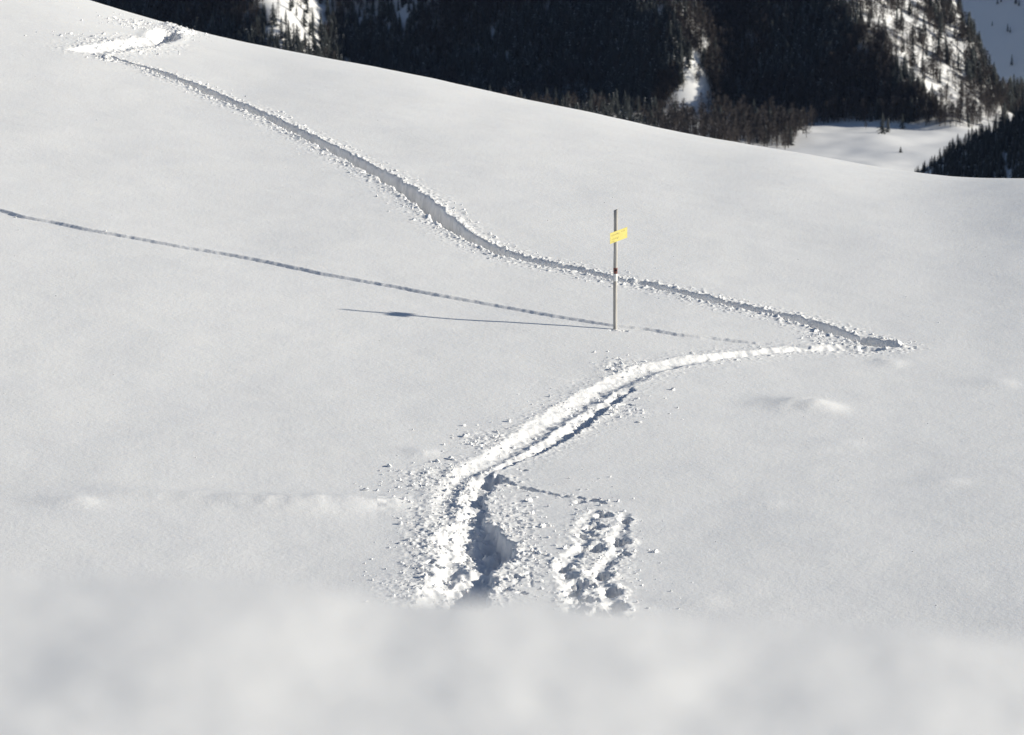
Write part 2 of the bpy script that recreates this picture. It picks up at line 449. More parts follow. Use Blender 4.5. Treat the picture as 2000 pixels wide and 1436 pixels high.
F = [np.stack([vid[:-1, :-1][keep], vid[:-1, 1:][keep], vid[1:, 1:][keep], vid[1:, :-1][keep]], 1)]
# refined cells share a fine lattice: N subdivisions in each direction
N = 8
cells = np.argwhere(ref)
lat = {}
gi = cells[:, 0][:, None, None] * N + np.arange(N + 1)[None, :, None]
gj = cells[:, 1][:, None, None] * N + np.arange(N + 1)[None, None, :]
gi, gj = np.broadcast_arrays(gi, gj)
key = gi.astype(np.int64) * (NX * N + 1) + gj
uk, inv = np.unique(key.ravel(), return_inverse=True)
inv = inv.reshape(key.shape)
uj = (uk % (NX * N + 1)) / N; ui = (uk // (NX * N + 1)) / N
i0 = np.minimum(ui.astype(int), NY - 2); j0 = np.minimum(uj.astype(int), NX - 2); fi = ui - i0; fj = uj - j0
yf = ys[i0] * (1 - fi) + ys[i0 + 1] * fi
sf = ss[j0] * (1 - fj) + ss[j0 + 1] * fj
xf = (XX[i0, j0] * (1 - fj) + XX[i0, j0 + 1] * fj) * (1 - fi) + (XX[i0 + 1, j0] * (1 - fj) + XX[i0 + 1, j0 + 1] * fj) * fi
zb = (ZZ[i0, j0] * (1 - fj) + ZZ[i0, j0 + 1] * fj) * (1 - fi) + (ZZ[i0 + 1, j0] * (1 - fj) + ZZ[i0 + 1, j0 + 1] * fj) * fi
# lattice points on the rim of the refined area keep the coarse height; fade relief over one cell
refp = np.pad(ref, 1)
near_edge = np.ones(len(uk))
cnt = np.zeros((NY, NX))
for di in (0, 1):
    for dj in (0, 1):
        cnt += refp[di:di + NY, dj:dj + NX]
full = (cnt == 4).astype(float)      # coarse corner wholly inside the refined area
wgt = (full[i0, j0] * (1 - fj) + full[i0, j0 + 1] * fj) * (1 - fi) + (full[i0 + 1, j0] * (1 - fj) + full[i0 + 1, j0 + 1] * fj) * fi
zr = relief(xf, yf)
zf = zb + zr * np.clip(wgt * 1.0, 0, 1)
off = NX * NY
V.append(np.stack([xf, yf, zf], 1))
F.append(off + np.stack([inv[:, :-1, :-1].ravel(), inv[:, :-1, 1:].ravel(), inv[:, 1:, 1:].ravel(), inv[:, 1:, :-1].ravel()], 1))
me = np_mesh("snow_slope", np.concatenate(V), np.concatenate(F), [M_SNOW])
tag(link("snow_slope", me), "wide smooth snow slope crossed by a deep zigzag track and a faint ski track", kind="structure")
print("snow verts", len(me.vertices), "ref cells", len(cells))

# ------------------------------------------------------------------ crumbs of snow beside the tracks
def ico():
    t = (1 + 5 ** .5) / 2
    v = np.array([(-1, t, 0), (1, t, 0), (-1, -t, 0), (1, -t, 0), (0, -1, t), (0, 1, t), (0, -1, -t), (0, 1, -t), (t, 0, -1), (t, 0, 1), (-t, 0, -1), (-t, 0, 1)], float)
    v /= np.linalg.norm(v[0])
    f = np.array([(0, 11, 5), (0, 5, 1), (0, 1, 7), (0, 7, 10), (0, 10, 11), (1, 5, 9), (5, 11, 4), (11, 10, 2), (10, 7, 6), (7, 1, 8), (3, 9, 4), (3, 4, 2), (3, 2, 6), (3, 6, 8), (3, 8, 9), (4, 9, 5), (2, 4, 11), (6, 2, 10), (8, 6, 7), (9, 8, 1)])
    return v, f
IV, IF = ico()
cxs, cys, szs = [], [], []
for t in tracks:
    L = t.s[-1]
    n = int(L * t.crumbs)
    s = rng.uniform(0, L, n)
    # bunches
    keepm = rng.uniform(0, 1, n) < np.clip(.42 + 1.9 * perlin(s * 1.3, s * 0 + t.seed, t.seed + 77), .12, 1) * np.clip(np.interp(s, t.s, t.q[:, 3]) / .3, .35, 1)
    s = s[keepm]; n = len(s)
    i = np.clip(np.searchsorted(t.s, s) - 1, 0, len(t.q) - 2)
    dx = t.q[i + 1, 0] - t.q[i, 0]; dy = t.q[i + 1, 1] - t.q[i, 1]; L2 = np.hypot(dx, dy) + 1e-9
    side = rng.choice([-1, 1], n)
    hw = t.q[i, 2]; dpt = t.q[i, 3]
    offm = hw * 1.0 + np.abs(rng.normal(0, t.spread * .62, n)) * np.clip(dpt / .2, .4, 1)
    inside = rng.uniform(0, 1, n) < .05
    offm = np.where(inside, rng.uniform(0, 1, n) * hw, offm)
    cxs.append(t.q[i, 0] - dy / L2 * offm * side); cys.append(t.q[i, 1] + dx / L2 * offm * side)
    szs.append(np.clip(rng.lognormal(math.log(.0125),   .60, n), .005, .046) * np.clip(dpt / .2, .55, 1))
for (hx, hy, rx, ry, am) in CHURN:
    n = int(160 * rx * ry * 3.14 * am) + 10
    cxs.append(hx + rng.normal(0, rx * .85, n)); cys.append(hy + rng.normal(0, ry * .85, n))
    szs.append(np.clip(rng.lognormal(math.log(.013), .60, n), .005, .048))
# a few rolled-away bits and scattered flecks over the slope
n = 140
uu = rng.uniform(0, 2000, n); vv = rng.uniform(60, 1200, n)
a_, e_ = ray(uu, vv); okm = e_ < e_sky(a_) - .003
sx, sy = unproject(uu[okm], vv[okm]); cxs.append(sx); cys.append(sy); szs.append(rng.uniform(.005, .012, len(sx)))
CX, CY, CS = map(np.concatenate, (cxs, cys, szs))
CZ = ground_full(CX, CY)
okm = (CY > 72) & (CY < 157)
CX, CY, CS, CZ = CX[okm], CY[okm], CS[okm], CZ[okm]
order = np.argsort(-CS)
nbig = 90
big, small = order[:nbig], order[nbig:]
def crumb_verts(k, seed):
    r = np.random.default_rng(seed)
    v = IV[None] * r.uniform(.62, 1.3, (k, 12, 1))
    v = v * r.uniform(.5, 1.6, (k, 1, 3))
    an = r.uniform(0, 6.28, k); c, s_ = np.cos(an)[:, None], np.sin(an)[:, None]
    x = v[..., 0] * c - v[..., 1] * s_; y = v[..., 0] * s_ + v[..., 1] * c
    return np.stack([x, y, v[..., 2] * .85], -1)
cv = crumb_verts(len(small), 5) * CS[small][:, None, None] + np.stack([CX[small], CY[small], CZ[small] + CS[small] * .45], 1)[:, None, :]
cf = IF[None] + (np.arange(len(small)) * 12)[:, None, None]
me = np_mesh("snow_crumbs", cv.reshape(-1, 3), cf.reshape(-1, 3), [M_CRUMB], smooth=False)
tag(link("snow_crumbs", me), "loose crumbs of broken snow strewn along both sides of the tracks", "snow crumbs", kind="stuff")
print("crumbs", len(small))
bv = crumb_verts(8, 9)
BM = [np_mesh("snow_lump", bv[k], IF, [M_CRUMB], smooth=False) for k in range(8)]
zone_pts = {"upper": tracks[0], "lower": tracks[1]}
LUMPZ = [("white snow lump lying by the upper diagonal trench that runs down from top left", 'upper'),
         ("white snow lump beside the sunlit trench right of centre, below the post", 'lower'),
         ("white snow lump among the churned footprints and pits at lower centre", 'foot'),
         ("white snow lump around the bright hairpin pit at the top left skyline", 'top')]
for k, i in enumerate(big):
    o = link("snow_lump", BM[k % 8], loc=(CX[i], CY[i], CZ[i] + CS[i] * .4))
    o.scale = (CS[i],) * 3
    if CY[i] > 128: z = 3
    elif CY[i] < 89.5: z = 2
    else:
        d0, _ = tracks[0].near(np.array([CX[i]]), np.array([CY[i]])); d1, _ = tracks[1].near(np.array([CX[i]]), np.array([CY[i]]))
        z = 0 if d0[0] < d1[0] else 1
    tag(o, LUMPZ[z][0], "snow lump", "snow lumps " + ["by the upper trench", "by the lower trench", "among the footprints", "around the hairpin pit"][z])

# ------------------------------------------------------------------ waymark post
def ring_mesh(name, rad, z0, z1, mats, seg=20, wob=0.0, cap=True, tilt=0, hollow=0.0, seed=3):
    r = random.Random(seed)
    rows = 2 if z1 - z0 < .3 else 14
    V = []; F = []
    for i in range(rows):
        z = z0 + (z1 - z0) * i / (rows - 1)
        wx, wy = (wob * math.sin(z * 2.1 + seed), wob * math.cos(z * 1.7 + seed))
        for k in range(seg):
            an = 2 * math.pi * k / seg
            rr = rad * (1 + (.02 * math.sin(3 * an + z * 4) if wob else 0))
            V.append((wx + rr * math.cos(an), wy + rr * math.sin(an), z + (tilt * math.cos(an) if i == rows - 1 else 0)))
    for i in range(rows - 1):
        for k in range(seg):
            F.append((i * seg + k, i * seg + (k + 1) % seg, (i + 1) * seg + (k + 1) % seg, (i + 1) * seg + k))
    me = bpy.data.meshes.new(name)
    top = list(range((rows - 1) * seg, rows * seg))
    if cap and not hollow: F.append(tuple(top))
    if hollow:
        b = len(V)
        for k in range(seg):
            x, y, z = V[top[k]]; V.append((x * hollow, y * hollow, z))
        for k in range(seg):
            x, y, z = V[top[k]]; V.append((x * hollow, y * hollow, z - .5))
        for k in range(seg):
            k2 = (k + 1) % seg
            F.append((top[k], top[k2], b + k2, b + k)); F.append((b + k, b + k2, b + seg + k2, b + seg + k))
        F.append(tuple(b + seg + k for k in range(seg)))
    me.from_pydata(V, [], F)
    for m in mats: me.materials.append(m)
    for p in me.polygons: p.use_smooth = len(p.vertices) == 4
    me.update()
    return me
def wood():
    m, n, l, b = mat("weathered_wood")
    tc = n.new("ShaderNodeTexCoord"); mp = n.new("ShaderNodeMapping"); mp.inputs["Scale"].default_value = (60, 60, 2.2)
    t = nnoise(n, 1.0, 4); l.new(tc.outputs["Object"], mp.inputs[0]); l.new(mp.outputs[0], t.inputs["Vector"])
    r = ramp(n, [(.3, (.30, .285, .265)), (.5, (.44, .42, .39)), (.75, (.55, .53, .50))])
    l.new(t.outputs["Fac"], r.inputs[0]); l.new(r.outputs[0], b.inputs["Base Color"])
    bp = n.new("ShaderNodeBump"); bp.inputs["Strength"].default_value = .4; bp.inputs["Distance"].default_value = .004
    l.new(t.outputs["Fac"], bp.inputs["Height"]); l.new(bp.outputs[0], b.inputs["Normal"])
    b.inputs["Roughness"].default_value = .85
    return m
M_WOOD = wood()
M_DARK = plain("near_black", (.03, .028, .026), .9, 30)  # near-black fill for the hollow pole top and the small plate
M_RED = plain("faded_red_paint", (.17, .065, .055), .6, 30, .35)
M_WHITE = plain("white_paint", (.80, .79, .76), .6, 30, .06)
M_YEL = plain("yellow_enamel", (.54, .475, .13), .5, 9, .05)
M_INK = plain("faded_black_lettering", (.30, .25, .06), .6, 30, .15)
M_STEEL = plain("dull_steel", (.25, .25, .26), .45, 20, .2, .8)
px_, py_ = unproject(1201.5, 643.5)
px_, py_ = float(px_), float(py_)
pz_ = float(ground_full(np.array([px_]), np.array([py_]))[0])
PXM = FPX / py_ * 1.0                      # pixels per metre at the post
PH = 237.0 / PXM / math.cos(PITCH) * .995
print("post at", px_, py_, pz_, "height", PH)
post = bpy.data.objects.new("waymark_post", None); COL.objects.link(post); post.location = (px_, py_, pz_)
tag(post, "thin grey wooden waymark post with yellow sign standing in the snow slope", "waymark post")
PR = 4.0 / PXM
hh = lambda v: (643.5 - v) / 237.0 * PH
link("pole", ring_mesh("pole", PR, -.5, PH, [M_WOOD], wob=.004, tilt=.018, hollow=.80), post)
link("pole_core", ring_mesh("pole_core", PR * .79, PH - .35, PH - .03, [M_DARK], wob=0), post)
link("red_band", ring_mesh("red_band", PR * 1.06, hh(532.6), hh(521), [M_RED], cap=False), post)
link("white_band", ring_mesh("white_band", PR * 1.06, hh(547.5), hh(532.8), [M_WHITE], cap=False), post)
# dark knot on the red band
def box_mesh(name, sx, sy, sz, m, bev=0):
    V = [(x * sx / 2, y * sy / 2, z * sz / 2) for x in (-1, 1) for y in (-1, 1) for z in (-1, 1)]
    F = [(0, 1, 3, 2), (4, 6, 7, 5), (0, 4, 5, 1), (2, 3, 7, 6), (0, 2, 6, 4), (1, 5, 7, 3)]
    me = bpy.data.meshes.new(name); me.from_pydata(V, [], F); me.materials.append(m); me.update(); return me
def disc_mesh(name, r, t, m, seg=14):
    V = [(r * math.cos(2 * math.pi * k / seg), s * t / 2, r * math.sin(2 * math.pi * k / seg)) for s in (-1, 1) for k in range(seg)]
    F = [tuple(range(seg)), tuple(range(2 * seg - 1, seg - 1, -1))] + [(k, k + seg, (k + 1) % seg + seg, (k + 1) % seg) for k in range(seg)]
    me = bpy.data.meshes.new(name); me.from_pydata(V, [], F); me.materials.append(m); me.update(); return me
o = link("mark_number_plate", disc_mesh("mark_number_plate", .024, .012, M_DARK), post, (.012, -PR * 1.08, hh(525.5)))
# sign board, turned towards the sun and hung a little crooked
SW, SH = .56, 21.5 / PXM
yaw = math.radians(46)
TSH = math.tan(math.radians(7.5))
def shear(m_):
    for v_ in m_.vertices: v_.co.z += v_.co.x * TSH
    m_.update(); return m_
bm_ = box_mesh("sign_board", SW, .006, SH, M_YEL)
sg = link("sign_board", shear(bm_), post)
from mathutils import Matrix
tiltm = math.radians(7)
uc, vc = 1207.5, 457.0
sg.rotation_euler = (0, 0, yaw)
fw = Vector((math.sin(yaw), -math.cos(yaw), 0))
sg.location = Vector((0, 0, hh(vc))) + fw * (PR + .006) + Vector((math.cos(yaw), math.sin(yaw), 0)) * .045
# two faint lines of lettering too small to read in the photograph
def strokes(name, x0, x1, z, h, seed):
    r = random.Random(seed); V = []; F = []
    x = x0
    while x < x1:
        w = h * r.uniform(.35, .7)
        if r.random() < .14: x += h * .6
        for kind in range(2):
            if kind == 0: a, b, c, d = x, x + h * .16, z - h / 2, z + h / 2
            else:
                zz = z + r.choice([-.5, 0, .42]) * h; a, b, c, d = x, x + w, zz, zz + h * .14
            n = len(V); V += [(a, 0, c), (b, 0, c), (b, 0, d), (a, 0, d)]; F.append((n, n + 1, n + 2, n + 3))
        x += w + h * .28
    me = bpy.data.meshes.new(name); me.from_pydata(V, [], F); me.materials.append(M_INK); return shear(me)
LET = []
link("lettering", strokes("lettering", -SW * .42, SW * .05, SH * .22, .036, 2), sg, (0, -.0045, 0))
link("lettering", strokes("lettering", SW * .16, SW * .34, SH * .28, .030, 6), sg, (0, -.0045, 0))
link("lettering", strokes("lettering", -SW * .42, SW * .02, -SH * .15, .034, 4), sg, (0, -.0045, 0))
link("lettering", strokes("lettering", -SW * .42, -SW * .25, -SH * .38, .022, 5), sg, (0, -.0045, 0))
for o in sg.children: o["kind"] = "stuff"
for z in (-.06, .06):
    link("bolt", disc_mesh("bolt", .008, .006, M_STEEL, 8), sg, (-.045, -.006, z))

# ------------------------------------------------------------------ valley, mountain and forest
def plane_at(u, v, Y):
    a, e = ray(u, v); return np.array([a * Y, Y, e * Y], float)
GX, GY = .43, .60
PA = plane_at(1650, 238, 2500)
def plA(x, y): return PA[2] + GX * (x - PA[0]) + GY * (y - PA[1])
def hitA(u, v):
    a, e = ray(u, v)
    y = (PA[2] - GX * PA[0] - GY * PA[1]) / (e - GX * a - GY)
    return np.array([a * y, y, e * y])
P1, P2 = hitA(1640, -10), hitA(1850, 235)
GBX = -.6
d = P2 - P1
GBY = (d[2] - GBX * d[0]) / d[1]
print("P1", P1, "P2", P2, "GBY", GBY)
def plB(x, y): return P1[2] + GBX * (x - P1[0]) + GBY * (y - P1[1])
def hitB(u, v):
    a, e = ray(u, v)
    y = (P1[2] - GBX * P1[0] - GBY * P1[1]) / (e - GBX * a - GBY)
    return np.array([a * y, y, e * y])
Q1, Q2 = hitB(1862, -10), hitB(1950, 180)
d = Q2 - Q1
GCX = -3.0
GCY = (d[2] - GCX * d[0]) / d[1]
print("Q1", Q1, "Q2", Q2, "GCY", GCY)
def plC(x, y): return Q1[2] + GCX * (x - Q1[0]) + GCY * (y - Q1[1])
def smin(a, b, k):
    h = np.clip(.5 + .5 * (b - a) / k, 0, 1)
    return b * (1 - h) + a * h - k * h * (1 - h)
PP = hitA(1340, 198)
def meadow(x, y):
    a = plane_at(1750, 345, 2200); b = plane_at(1750, 245, 2480)
    g = (b[2] - a[2]) / (b[1] - a[1])
    z = a[2] + g * (y - a[1]) - .02 * (x - a[0]) - .40 * np.maximum(y - 2730, 0)
    return z + 2.0 * fbm(x * .018, y * .011, 55, 3) + 3.0 * sst(120, 60, x) * 0
def mountain(x, y):
    a = plA(x, y)
    u = 1000 + x / y * FPX * 1.0
    # higher spur on the left whose right side catches the sun
    xs = x + (y - 2780) * .25
    a = a + 66 * (1 - sst(-172, -104, xs)) + 3.0 * fbm(x * .03, y * .02, 61, 3)
    # small sunlit rib
    r2 = ((x - PP[0] + 8) / 16) ** 2
    ry = (y - PP[1])
    a = a + 48 * np.exp(-(np.where(x > PP[0] - 10, (x - PP[0] + 10) / 23, (x - PP[0] + 10) / 34)) ** 2) * np.exp(-(np.where(ry < 0, ry / 30, ry / 60)) ** 2)
    b = plB(x, y) + 4.5 * fbm(x * .035, y * .03, 63, 3)
    z = smin(a, b, 8)
    z = smin(z, plC(x, y), 5)
    m = meadow(x, y)
    # foot blends out onto the meadow
    k = 10
    h = np.clip(.5 + .5 * (m - z) / k, 0, 1)
    return z * (1 - h) + m * h + k * h * (1 - h) 
def grid_obj(name, f, x0, x1, nx, y0, y1, ny, m, label):
    X, Y = np.meshgrid(np.linspace(x0, x1, nx), np.linspace(y0, y1, ny))
    Z = f(X.ravel(), Y.ravel())
    vid = np.arange(nx * ny).reshape(ny, nx)
    F = np.stack([vid[:-1, :-1].ravel(), vid[:-1, 1:].ravel(), vid[1:, 1:].ravel(), vid[1:, :-1].ravel()], 1)
    return tag(link(name, np_mesh(name, np.stack([X.ravel(), Y.ravel(), Z], 1), F, [m])), label, kind="structure")
grid_obj("mountain_slope", mountain, -900, 620, 380, 1750, 3200, 320, M_FAR, "steep snow covered mountainside under forest, mostly in shade")
PD = plane_at(1765, 352, 1950)
def dark_hill(x, y):
    ridge = PD[2] + .56 * (x - PD[0])
    ridge = ridge - .9 * np.maximum(PD[0] - x, 0) * .3
    ridge = np.minimum(ridge, PD[2] + .56 * 160 + .1 * (x - PD[0] - 160))
    yr = y - 1950
    return ridge - np.where(yr > 0, yr * .65, -yr * .12) + 1.0 * fbm(x * .05, y * .05, 71, 2)
grid_obj("wooded_hillside", dark_hill, PD[0] - 60, 700, 120, 1700, 2050, 50, M_FAR, "dark wooded hillside falling into the valley at the right")
PF = plane_at(1940, 135, 3500)
def far_slope(x, y): return PF[2] + .52 * (x - PF[0]) + .38 * (y - PF[1]) + 3 * fbm(x * .008, y * .008, 73, 3)
grid_obj("far_slope", far_slope, 100, 1800, 120, 3250, 4800, 120, M_FAR, "open far snow slope in blue shade")
me = bpy.data.meshes.new("valley_floor"); me.from_pydata([(-6000, -3000, -640), (6000, -3000, -640), (6000, 9000, -640), (-6000, 9000, -640)], [], [(0, 1, 2, 3)])
me.materials.append(M_FAR); tag(link("valley_floor", me), "snow covered valley floor far below", kind="structure")

# ---- tree prototypes (height 1, standing at z = 0)
def spruce_proto(seed, snow=False):
    r = random.Random(seed); V = []; F = []; MI = []
    def tri(a, b, c, m):
        n = len(V); V.extend([a, b, c]); F.append((n, n + 1, n + 2)); MI.append(m)
    for k in range(4):
        a0, a1 = 2 * math.pi * k / 4, 2 * math.pi * (k + 1) / 4
        tri((.013 * math.cos(a0), .013 * math.sin(a0), 0), (.013 * math.cos(a1), .013 * math.sin(a1), 0), (0, 0, .9), 1)
    tiers = 9
    for t in range(tiers):
        zt = .10 + .86 * (t / (tiers - 1)) ** .92
        R = .165 * (1 - (zt - .08) / .98) ** .8 * r.uniform(.8, 1.15) + .008
        n = 9 if t < 6 else 6
        ph = r.random() * 6
        for k in range(n):
            an = ph + 2 * math.pi * k / n + r.uniform(-.2, .2); R2 = R * r.uniform(.7, 1.2); da = math.pi / n * .85
            drop = R2 * r.uniform(.25, .6)
            apex = (0, 0, min(1.0, zt + .085))
            tri(apex, (R2 * .72 * math.cos(an - da), R2 * .72 * math.sin(an - da), zt - drop * .6), (R2 * math.cos(an), R2 * math.sin(an), zt - drop), 0)
            tri(apex, (R2 * math.cos(an), R2 * math.sin(an), zt - drop), (R2 * .72 * math.cos(an + da), R2 * .72 * math.sin(an + da), zt - drop * .6), 0)
            if snow and r.random() < .26:
                c = (R2 * .65 * math.cos(an), R2 * .65 * math.sin(an), zt - drop * .45)
                s = .022
                tri((c[0] - s, c[1] - s * .6, c[2]), (c[0] + s, c[1] - s * .6, c[2]), (c[0], c[1] + s * .4, c[2] + s * .9), 2)
    return np.array(V), np.array(F), np.array(MI)
def larch_proto(seed, n=230, wide=.19):
    r = random.Random(seed); V = []; F = []; MI = []
    def tri(a, b, c, m):
        k = len(V); V.extend([a, b, c]); F.append((k, k + 1, k + 2)); MI.append(m)
    for k in range(4):
        a0, a1 = 2 * math.pi * k / 4, 2 * math.pi * (k + 1) / 4
        tri((.016 * math.cos(a0), .016 * math.sin(a0), 0), (.016 * math.cos(a1), .016 * math.sin(a1), 0), (0, 0, .97), 1)
    for i in range(n):
        z = .16 + .82 * r.random() ** .9
        R = wide * (math.sin(math.pi * min(1, ((z - .1) / .92)) ** .62)) ** .8 * r.uniform(.6, 1.1)
        an = r.random() * 6.283
        q = r.random() ** .6
        tip = (R * q * math.cos(an), R * q * math.sin(an), min(1.0, z + R * q * .35))
        st = .035 + .05 * r.random(); w = .007 + .010 * r.random()
        an2 = an + r.uniform(-.9, .9)
        e = (tip[0] + st * math.cos(an2), tip[1] + st * math.sin(an2), tip[2] + st * r.uniform(.1, 1.2))
        px, py = -math.sin(an2) * w, math.cos(an2) * w
        tri((tip[0] - px, tip[1] - py, tip[2]), (tip[0] + px, tip[1] + py, tip[2] - w), e, 0)
    for i in range(14):
        z = .2 + .05 * i; an = i * 2.4; R = wide * .8 * math.sin(math.pi * ((z - .05) / 1.0))
        tri((0, 0, z - .01), (0, 0, z + .008), (R * math.cos(an), R * math.sin(an), z + R * .45), 1)
    return np.array(V), np.array(F), np.array(MI)
SPR = [spruce_proto(s, s % 3 != 0) for s in range(6)]
LAR = [larch_proto(50 + s, 170) for s in range(6)]
LARB = [larch_proto(80 + s, 520, .27) for s in range(4)]

def forest_mesh(name, pts, protos, mats):
    """pts rows: x, y, z, height, proto index"""
    Vs, Fs, Ms = [], [], []; off = 0
    for pi, (pv, pf, pm) in enumerate(protos):
        sel = pts[pts[:, 4].astype(int) == pi]
        if not len(sel): continue
        an = rng.uniform(0, 6.28, len(sel)); c, s = np.cos(an)[:, None], np.sin(an)[:, None]
        wd = rng.uniform(1.1, 1.8, len(sel))[:, None]
        x = (pv[None, :, 0] * c - pv[None, :, 1] * s) * wd; y = (pv[None, :, 0] * s + pv[None, :, 1] * c) * wd
        h = sel[:, 3][:, None]
        v = np.stack([x * h + sel[:, 0:1], y * h + sel[:, 1:2], pv[None, :, 2] * h + sel[:, 2:3]], -1)
        Vs.append(v.reshape(-1, 3)); Fs.append((pf[None] + (np.arange(len(sel)) * len(pv))[:, None, None] + off).reshape(-1, 3)); Ms.append(np.tile(pm, len(sel)))
        off += v.shape[0] * v.shape[1]
    return np_mesh(name, np.concatenate(Vs), np.concatenate(Fs), mats, smooth=False, mi=np.concatenate(Ms))

def inside(u, v, poly):
    r = np.zeros(len(u), bool); n = len(poly)
    for i in range(n):
        x0, y0 = poly[i]; x1, y1 = poly[(i + 1) % n]
        c = ((y0 > v) != (y1 > v)) & (u < (x1 - x0) * (v - y0) / (y1 - y0 + 1e-9) + x0)
        r ^= c
    return r
# ---- scatter by casting lines of sight onto the mountain so that density follows what is seen
def visible_surface(f, u, v, y0, y1, n=260):
    a, e = ray(u, v)
    yk = np.linspace(y0, y1, 90)
    hit = np.full(len(u), np.nan); lo = np.full(len(u), y0, float)
    for y in yk:
        z = f(a * y, np.full(len(u), y))
        m = np.isnan(hit) & (z >= e * y)
        hit[m] = y
        lo[np.isnan(hit)] = y
    hi = hit.copy()
    for _ in range(8):
        mid = .5 * (lo + hi); yy = np.where(np.isnan(mid), y0, mid)
        over = f(a * yy, yy) >= e * yy
        hi = np.where(over, mid, hi); lo = np.where(over, lo, mid)
    hit = hi
    return a * hit, hit
SPM, LRM = [M_SPRUCE, M_BARK, M_FAR], [M_LARCH, M_BARK]
nT = 9500
u = rng.uniform(-120, 2040, nT * 2); v = rng.uniform(-40, 330, nT * 2)
x, y = visible_surface(mountain, u, v, 2150, 3190, 420)
ok = ~np.isnan(y)
u, v, x, y = u[ok], v[ok], x[ok], y[ok]
z = mountain(x, y)
# stays off the meadow
ab = z - meadow(x, y)
FP = [(1990, 120), (2060, 120), (2060, 256), (1900, 250), (1800, 246), (1720, 240), (1650, 238), (1600, 244), (1560, 262), (1540, 292), (-200, 292), (-200, -60), (1500, -60), (1700, 200), (1850, 215), (1950, 180)]
ok = (ab > 3.0) | inside(u, v, FP)
# clearings
POLY = [[(1333, 118), (1368, 118), (1385, 170), (1400, 205), (1385, 238), (1292, 232), (1305, 200), (1335, 165)],
        [(485, 5), (560, -20), (650, -40), (662, 20), (640, 60), (618, 108), (505, 92), (520, 50)],
        [(1790, 60), (1830, 70), (1830, 140), (1800, 110)]]
dens = np.ones(len(u))
dens[inside(u, v, POLY[0])] = .05
dens[inside(u, v, POLY[1])] = .14
lit = plB(x, y) < plA(x, y) + 2
cl = fbm(x * .03, y * .03, 88, 2)
dens[lit] = np.where(cl[lit] > .06, .85, .18)
dens[(x > Q1[0]) & (plC(x, y) < plB(x, y))] = .5
up = (v < 60) & (u > 690) & (u < 860)
dens[up] *= .35
ok &= rng.uniform(0, 1, len(u)) < dens
u, v, x, y, z, ab, lit = [q[ok] for q in (u, v, x, y, z, ab, lit)]
kind_n = fbm(x * .012, y * .012, 91, 2)
larch = (kind_n > .12) | (lit & (rng.uniform(0, 1, len(u)) < .75)) | ((ab < 14) & (u > 1280))
larch &= rng.uniform(0, 1, len(u)) < .92
larch |= rng.uniform(0, 1, len(u)) < .12
hgt = rng.uniform(6.5, 13.5, len(u)) * np.where(larch, .95, 1.0)
print("forest trees", len(u), "larch", larch.sum())
pts = np.stack([x, y, z - .3, hgt, rng.integers(0, 6, len(u))], 1)
tag(link("spruce_forest", forest_mesh("spruce_forest", pts[~larch], SPR, SPM)), "dark spruce forest covering the shaded mountainside", "forest", kind="stuff")
tag(link("larch_forest", forest_mesh("larch_forest", pts[larch], LAR, LRM)), "bare brown larches mixed into the mountainside forest", "forest", kind="stuff")

# ---- trees that can be told apart
def tree_meshes(proto, name, crown_mat):
    pv, pf, pm = proto
    out = []
    for sel, nm, mats in ((pm == 1, "trunk", [M_BARK]), (pm != 1, "crown", [crown_mat, M_BARK, M_FAR])):
        f = pf[sel]; used = f.ravel()
        vv = pv[used]; ff = np.arange(len(used)).reshape(-1, 3)
        out.append(np_mesh(nm, vv, ff, mats, smooth=False, mi=(pm[sel] if nm == "crown" else None)))
    return out
TS = [tree_meshes(p, "spruce", M_SPRUCE) for p in SPR]
TL = [tree_meshes(p, "larch", M_LARCH) for p in LARB]
def add_tree(name, meshes, x, y, z, h, label, group=None, cat="tree", wide=1.0):
    t, c = random.choice(meshes)
    e = bpy.data.objects.new(name, None); COL.objects.link(e)
    e.location = (x, y, z - .2); e.scale = (h * wide, h * wide, h); e.rotation_euler = (0, 0, random.random() * 6.28)
    link("trunk", t, e); link("crown", c, e)
    return tag(e, label, cat, group)
def on(f, u, v, y0, y1):
    x, y = visible_surface(f, np.array([float(u)]), np.array([float(v)]), y0, y1, 900)
    return float(x[0]), float(y[0])
# larches along the foot of the mountain: rows of (u, v of the foot)
groveA = []
for (u0, v0) in [(1590, 246), (1608, 242), (1628, 240), (1648, 236), (1665, 232), (1684, 230), (1702, 231), (1728, 236), (1752, 238), (1775, 240), (1795, 242), (1815, 244), (1835, 246),
                 (1856, 248), (1875, 246), (1893, 246), (1912, 244), (1930, 240), (1620, 226), (1655, 222), (1690, 220), (1740, 224), (1780, 228), (1820, 232), (1860, 234), (1900, 232), (1940, 226), (1965, 228)]:
    x, y = on(mountain, u0, v0, 2150, 3100)
    if x == x: groveA.append((x, y, random.uniform(8.5, 11.5)))
for (x, y, h) in groveA:
    zz = float(mountain(np.array([x]), np.array([y]))[0])
    add_tree("larch_tree", TL, x, y, zz, h, "bare brown larch at the forest foot along the upper edge of the sunny meadow", "larches along the top of the meadow")
